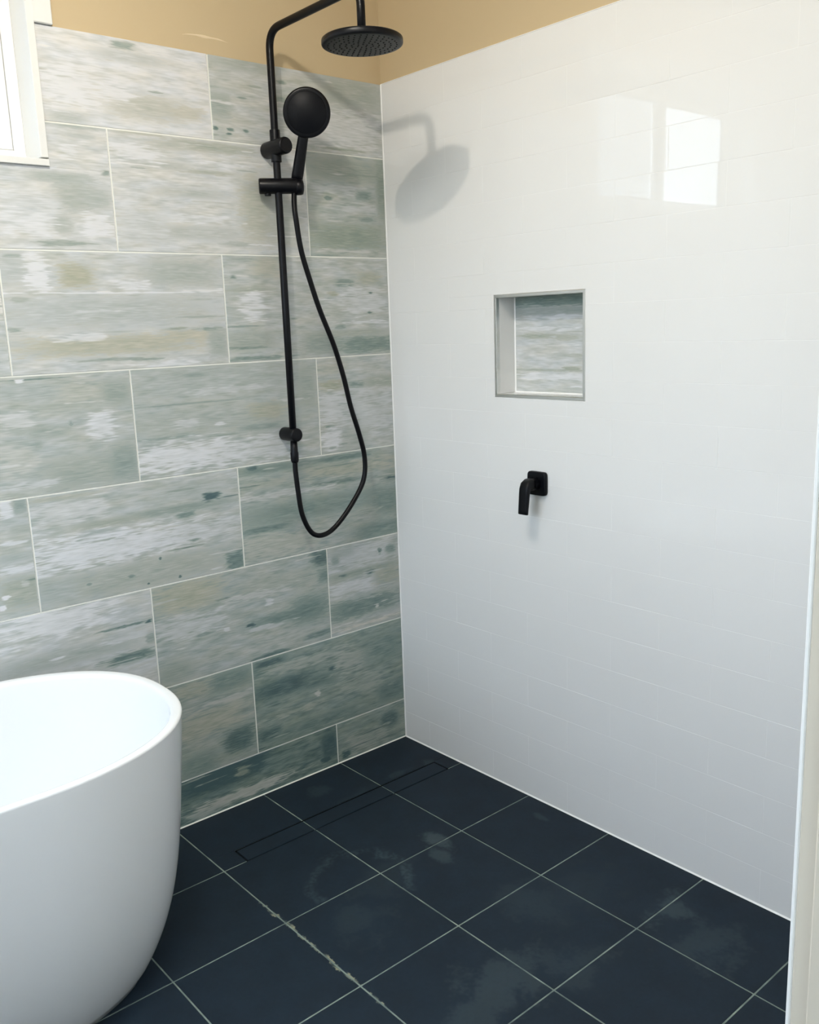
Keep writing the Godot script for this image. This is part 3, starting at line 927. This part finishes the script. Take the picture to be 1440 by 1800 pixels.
func build_drain():
	var d := thing("floor_drain", "long narrow tile-insert shower drain set in the dark floor near the corner", "drain", Vector3(DRAIN.position.x, 0, DRAIN.position.y))
	var w := DRAIN.size.x; var h := DRAIN.size.y
	var st := begin()
	box(st, Vector3(0, -0.075, 0), Vector3(w, -0.070, h))
	for s in [[0.0, 0.0, 0.0012, h], [w - 0.0012, 0.0, w, h], [0.0012, 0.0, w - 0.0012, 0.0012], [0.0012, h - 0.0012, w - 0.0012, h]]:
		box(st, Vector3(s[0], -0.070, s[1]), Vector3(s[2], -0.0012, s[3]))
	obj("channel", st.commit(), M.trench, d)
	st = begin()
	box(st, Vector3(0.006, -0.020, 0.006), Vector3(w - 0.006, -0.0105, h - 0.006))
	obj("insert_tray", st.commit(), M.trench, d)
	var cuts := [0.0045]
	for x in [-0.594, -0.2914]: cuts.append(x - DRAIN.position.x)
	cuts.append(w - 0.0045)
	for k in 3:
		uv_o = Vector3(cuts[k], 0, 0); uv_u = Vector3(1 / 0.3, 0, 0); uv_v = Vector3(0, 0, 1 / 0.3)
		var m := plain(Color(1, 1, 1), 0.58, 0.32); m.albedo_texture = slate_texture(4.0 + k, 4.0, 61 + k, [])
		strip("insert_tile", d, Vector3(cuts[k] + (0.0015 if k > 0 else 0.0), -0.010, 0.0045), Vector3(cuts[k + 1] - (0.0015 if k < 2 else 0.0), -0.0004, h - 0.0045), m, 0.0007)
	uv_o = Vector3.ZERO; uv_u = Vector3.RIGHT; uv_v = Vector3.UP
	for k in [1, 2]:
		strip("insert_grout", d, Vector3(cuts[k] - 0.0015, -0.010, 0.0047), Vector3(cuts[k] + 0.0015, -0.0014, h - 0.0047), M.floor_grout, 0.0)

# ------------------------------------------------------------------ bathtub
func oval(a: float, b: float, n: float, y: float, seg := 128) -> PackedVector3Array:
	var out := PackedVector3Array()
	for k in seg:
		var t := TAU * k / seg
		var c := cos(t); var s := sin(t)
		out.append(Vector3(signf(c) * (TUB_S + a * pow(absf(c), 2.0 / n)), y, b * signf(s) * pow(absf(s), 2.0 / n)))
	return out

const TUB_S := 0.322       # straight middle, half; the ends are half ovals of depth TUB_A
const TUB_A := 0.428
const TUB_B := 0.341
const TUB_Y := 0.611
const TUB_C := Vector3(-1.807, 0, 0.372)

func build_tub():
	var t := thing("bathtub", "white oval freestanding bathtub below the window", "bathtub", TUB_C)
	var st := begin()
	var rows := []
	var cap := PackedVector3Array(); cap.resize(128); cap.fill(Vector3(0, 0, 0)); rows.append(cap)
	# outside: the wall leans in towards the foot and the plan grows rounder
	rows.append(oval(TUB_A - 0.122, TUB_B - 0.117, 2.0, 0.0))
	for k in 31:
		var y := 0.003 + (TUB_Y - 0.010) * k / 30.0
		var q := 1.0 - y / TUB_Y
		var d := 0.044 * pow(q, 1.057) + 0.070 * pow(q, 4.775)
		rows.append(oval(TUB_A - d, TUB_B - 0.95 * d, 2.3 - 0.285 * q, y))
	# thin rolled rim, then the inside down to the bottom
	for p in [[0.0003, -0.0045], [0.0014, -0.0020], [0.0034, -0.0004], [0.006, 0.0], [0.012, -0.0002], [0.018, -0.0010], [0.0215, -0.0026], [0.0240, -0.0060], [0.0258, -0.012], [0.030, -0.05], [0.038, -0.10], [0.050, -0.17], [0.066, -0.25], [0.086, -0.32], [0.112, -0.385], [0.145, -0.435], [0.19, -0.463], [0.24, -0.472], [0.30, -0.475]]:
		rows.append(oval(TUB_A - p[0], TUB_B - p[0], 2.3 - 0.5 * p[0], TUB_Y + p[1]))
	var cap2 := PackedVector3Array(); cap2.resize(128); cap2.fill(Vector3(0, 0.134, 0)); rows.append(cap2)
	skin(st, rows)
	obj("tub_shell", smooth_mesh(st), M.acrylic, t)
	st = begin()
	lathe(st, Vector3(-0.25, 0.1342, 0), Vector3.UP, puck(0.034, 0.0, 0.006, 0.002), 32)
	obj("waste_plug", smooth_mesh(st), M.chrome, t)

# ------------------------------------------------------------------ shower
const RX := -0.432      # the rail stands 50 mm off the wall
const RZ := 0.050
const ARM_Y := 2.246
const HEAD_Z := 0.460

func build_shower():
	var s := thing("shower_column", "matte black shower rail with overhead rose fixed to the grey tiles", "shower", Vector3(RX, 0, 0))
	# riser, arm and drop in one bent tube
	var foot := Vector3(0, 1.10, RZ); var c1 := Vector3(0, ARM_Y, RZ); var c2 := Vector3(0, ARM_Y, HEAD_Z); var tip := Vector3(0, 2.14, HEAD_Z)
	var path := [foot, Vector3(0, 1.5, RZ), Vector3(0, 1.93, RZ)]
	path.append_array(bend(foot, c1, c2, 0.052))
	path.append_array(bend(c1, c2, tip, 0.045))
	path.append(tip)
	var st := begin()
	sweep(st, path, [Vector2(0.0105, 0.0105)], Vector3.RIGHT, 24)
	obj("rail", smooth_mesh(st), M.black, s)
	# overhead rose
	st = begin()
	var rose := [Vector2(0, 0.0), Vector2(0.090, 0.0), Vector2(0.0965, 0.0005), Vector2(0.099, 0.002), Vector2(0.1, 0.0045), Vector2(0.1, 0.0125), Vector2(0.099, 0.0150), Vector2(0.0965, 0.0168), Vector2(0.085, 0.0185), Vector2(0.05, 0.0215), Vector2(0.030, 0.0235), Vector2(0.022, 0.0255), Vector2(0.0185, 0.030), Vector2(0.0175, 0.036), Vector2(0.0150, 0.0395), Vector2(0, 0.040)]
	lathe(st, Vector3(0, 2.112, HEAD_Z), Vector3.UP, rose, 72)
	var head := obj("rain_head", smooth_mesh(st), M.black, s)
	st = begin()
	for ring in 6:
		var n := 6 + ring * 6
		for k in n:
			var a := TAU * k / n
			var r := 0.012 + 0.0145 * ring
			lathe(st, Vector3(r * cos(a), 2.112, HEAD_Z + r * sin(a)), Vector3.DOWN, [Vector2(0.0022, 0.0), Vector2(0.0018, 0.0012), Vector2(0.0, 0.0014)], 6)
	var nz := obj("nozzles", smooth_mesh(st), M.black_face, head); nz.set_meta("kind", "stuff")
	# wall brackets
	st = begin()
	lathe(st, Vector3(0, 1.131, 0), Vector3.BACK, puck(0.0205, 0.0, 0.072, 0.005), 40)
	obj("wall_bracket", smooth_mesh(st), M.black, s)
	st = begin()
	lathe(st, Vector3(0, 1.941, 0), Vector3.BACK, puck(0.0225, 0.0, 0.104, 0.006), 40)
	var up := obj("wall_bracket", smooth_mesh(st), M.black, s)
	st = begin()
	lathe(st, Vector3(0, 1.903, RZ), Vector3.UP, puck(0.0148, 0.0, 0.086, 0.0015), 32)
	obj("collar", smooth_mesh(st), M.black, up)
	st = begin()
	lathe(st, Vector3(0, 1.046, RZ), Vector3.UP, [Vector2(0, 0), Vector2(0.0085, 0.0), Vector2(0.0105, 0.002), Vector2(0.0122, 0.008), Vector2(0.0125, 0.03), Vector2(0.0112, 0.034), Vector2(0.0106, 0.064), Vector2(0.0, 0.064)], 28)
	obj("hose_nut", smooth_mesh(st), M.black, s)
	# slider that carries the hand shower
	var ax := Vector3(0.87, 0, 0.5).normalized()
	var c := Vector3(0, 1.8392, RZ)
	st = begin()
	lathe(st, c, ax, puck(0.0215, -0.054, 0.055, 0.004), 40)
	var sl := obj("slider", smooth_mesh(st), M.black, s)
	st = begin()
	lathe(st, c + Vector3(0, -0.003, 0), ax, [Vector2(0, 0.050), Vector2(0.021, 0.050), Vector2(0.0225, 0.053), Vector2(0.0225, 0.064), Vector2(0.0205, 0.070), Vector2(0.010, 0.073), Vector2(0, 0.0735)], 32)
	obj("cradle", smooth_mesh(st), M.black, sl)
	st = begin()
	lathe(st, c + ax * -0.030 + Vector3(0, -0.0195, 0), Vector3.DOWN, puck(0.009, 0.0, 0.0075, 0.0015), 20)
	obj("clamp_screw", smooth_mesh(st), M.black, sl)

func build_hand_shower():
	var base := Vector3(-0.3905, 1.829, 0.0690)
	var h := thing("hand_shower", "matte black round hand shower parked on the rail slider", "hand shower", base)
	var n := Vector3(-0.5625, -0.2184, 0.7974).normalized()       # the spray face looks into the room
	var top := Vector3(-0.382, 2.0238, 0.1392) - base
	var low := Vector3(-0.3850, 1.8535, 0.0762) - base
	var dir := (top - low).normalized()
	var side := dir.cross(n).normalized()
	var st := begin()
	var pts := []; var rad := []
	for k in 9:
		var t := k / 8.0
		pts.append(low - n * 0.006 + (top - n * 0.010 - low + n * 0.006) * (0.70 * t))
		rad.append(Vector2(lerpf(0.0170, 0.0145, t), lerpf(0.0135, 0.0110, t)))
	rad[0] = Vector2(0.0162, 0.0128)
	pts[0] = pts[0] + (pts[1] - pts[0]) * 0.06
	sweep(st, pts, rad, side, 24, 2.8)
	obj("handle", smooth_mesh(st), M.black, h)
	st = begin()
	sweep(st, [base * 0.0, low - n * 0.006 + dir * 0.004], [Vector2(0.0085, 0.0085), Vector2(0.012, 0.0115)], side, 20)
	obj("connector", smooth_mesh(st), M.black, h)
	st = begin()
	lathe(st, top, n, [Vector2(0, -0.028), Vector2(0.030, -0.027), Vector2(0.050, -0.023), Vector2(0.061, -0.016), Vector2(0.0650, -0.008), Vector2(0.0655, -0.002), Vector2(0.0645, 0.002), Vector2(0.0615, 0.004), Vector2(0.058, 0.0045), Vector2(0, 0.0045)], 64)
	var hd := obj("head", smooth_mesh(st), M.black, h)
	st = begin()
	lathe(st, top, n, [Vector2(0, 0.004), Vector2(0.0535, 0.004), Vector2(0.0545, 0.0046), Vector2(0.0535, 0.0056), Vector2(0, 0.0060)], 56)
	obj("spray_face", smooth_mesh(st), M.black_face, hd)

func build_hose():
	var st := begin()
	var p := [Vector3(-0.3905, 1.833, 0.0690), Vector3(-0.401, 1.785, 0.080), Vector3(-0.402, 1.747, 0.086), Vector3(-0.389, 1.662, 0.084), Vector3(-0.364, 1.582, 0.082), Vector3(-0.332, 1.493, 0.080),
		Vector3(-0.287, 1.391, 0.078), Vector3(-0.255, 1.296, 0.076), Vector3(-0.232, 1.199, 0.076), Vector3(-0.203, 1.107, 0.076), Vector3(-0.186, 1.033, 0.075), Vector3(-0.195, 0.961, 0.074),
		Vector3(-0.246, 0.890, 0.072), Vector3(-0.309, 0.830, 0.068), Vector3(-0.356, 0.811, 0.064), Vector3(-0.394, 0.826, 0.060), Vector3(-0.421, 0.885, 0.056), Vector3(-0.429, 0.964, 0.052), Vector3(RX, 1.02, RZ), Vector3(RX, 1.05, RZ)]
	sweep(st, spline(p, 8), [Vector2(0.0077, 0.0077)], Vector3.BACK, 14)
	var o := obj("shower_hose", smooth_mesh(st), M.hose)
	o.set_meta("label", "black flexible hose looping down from the hand shower to the rail foot"); o.set_meta("category", "hose")

# ------------------------------------------------------------------ mixer
func build_mixer():
	var c := Vector3(0, 0.9865, 0.6375)
	var m := thing("shower_mixer", "matte black lever mixer on a square plate below the niche", "tap", c)
	var rows := []
	var outline := func(r: float, x: float) -> PackedVector3Array:
		var out := PackedVector3Array()
		for k in 64:
			var t := TAU * k / 64
			out.append(Vector3(x, r * signf(sin(t)) * pow(absf(sin(t)), 2.0 / 7.0), r * signf(cos(t)) * pow(absf(cos(t)), 2.0 / 7.0)))
		return out
	for p in [[0.0, 0.0], [0.0330, 0.0], [0.0340, -0.001], [0.0343, -0.003], [0.0343, -0.0085], [0.0336, -0.0105], [0.033, -0.0115], [0.030, -0.012], [0.0, -0.012]]:
		rows.append(outline.call(p[0], p[1]))
	var st := begin(); skin(st, rows)
	obj("backplate", smooth_mesh(st), M.black, m)
	st = begin()
	lathe(st, Vector3(-0.010, 0.0, 0), Vector3.LEFT, puck(0.0175, 0.0, 0.034, 0.003), 32)
	obj("cartridge_body", smooth_mesh(st), M.black, m)
	st = begin()
	var path := [Vector3(-0.030, 0.003, 0.001), Vector3(-0.044, 0.003, 0.001), Vector3(-0.0535, -0.001, 0.001), Vector3(-0.059, -0.010, 0.001), Vector3(-0.0612, -0.022, 0.0005), Vector3(-0.0625, -0.045, -0.0005), Vector3(-0.0640, -0.068, -0.0015), Vector3(-0.0648, -0.080, -0.0018), Vector3(-0.0650, -0.0815, -0.0018)]
	var rad := [Vector2(0.0165, 0.0155), Vector2(0.0168, 0.0150), Vector2(0.0168, 0.0130), Vector2(0.0168, 0.0098), Vector2(0.0168, 0.0080), Vector2(0.0168, 0.0070), Vector2(0.0166, 0.0062), Vector2(0.0164, 0.0060), Vector2(0.0152, 0.0050)]
	sweep(st, path, rad, Vector3.BACK, 32, 4.0)
	obj("lever", smooth_mesh(st), M.black, m)

# ------------------------------------------------------------------ lamps
func build_lamps():
	downlight("ceiling_light", "small round downlight in the bathroom ceiling", Vector3(-1.34, CEIL, 0.95), LAMP_E, 0.018, Color(1.0, 0.952, 0.885))
	var p := thing("unseen_ceiling_panel", "square flat ceiling light panel, out of view, placed to light the walls softly", "lamp", Vector3(-1.5, CEIL, 1.28))  # out of view overhead, placed for soft light on both tiled walls
	strip("rim", p, Vector3(-0.27, -0.010, -0.27), Vector3(0.27, 0.0, 0.27), M.frame, 0.003)
	strip("diffuser", p, Vector3(-0.25, -0.012, -0.25), Vector3(0.25, -0.0095, 0.25), M.lens, 0.0)
	var al := AreaLight3D.new(); al.name = "glow"; al.area_size = Vector2(0.5, 0.5); al.light_energy = PANEL_E; al.light_color = Color(0.965, 0.972, 0.962)
	al.position = Vector3(0, -0.016, 0); al.rotation.x = -PI / 2; al.area_range = 12.0; al.area_attenuation = 2.0; al.shadow_enabled = true
	p.add_child(al)
	downlight("unseen_hall_light", "round hall ceiling lamp, out of view, placed to light the bathtub side", Vector3(-1.7, CEIL, 2.9), HALL_E, 0.09, Color(0.88, 0.95, 1.0))  # out of view behind the camera, lights the tub through the doorway

func downlight(called: String, label: String, at: Vector3, energy: float, r: float, tint: Color):
	var l := thing(called, label, "lamp", at)
	var st := begin()
	lathe(st, Vector3.ZERO, Vector3.DOWN, [Vector2(0, 0.0), Vector2(r + 0.014, 0.0), Vector2(r + 0.014, 0.003), Vector2(r + 0.008, 0.006), Vector2(r, 0.006), Vector2(r - 0.002, 0.003), Vector2(0, 0.003)], 40)
	obj("rim", smooth_mesh(st), M.frame, l)
	st = begin()
	lathe(st, Vector3.ZERO, Vector3.DOWN, [Vector2(0, 0.0032), Vector2(r - 0.002, 0.0032), Vector2(r - 0.003, 0.006), Vector2(0, 0.008)], 40)
	obj("lens", smooth_mesh(st), M.lens, l)
	var o := OmniLight3D.new(); o.name = "glow"
	o.position = Vector3(0, -0.012 - r, 0); o.light_energy = energy; o.light_color = tint
	o.light_size = r; o.omni_range = 12.0; o.omni_attenuation = 2.0; o.shadow_enabled = true
	l.add_child(o)
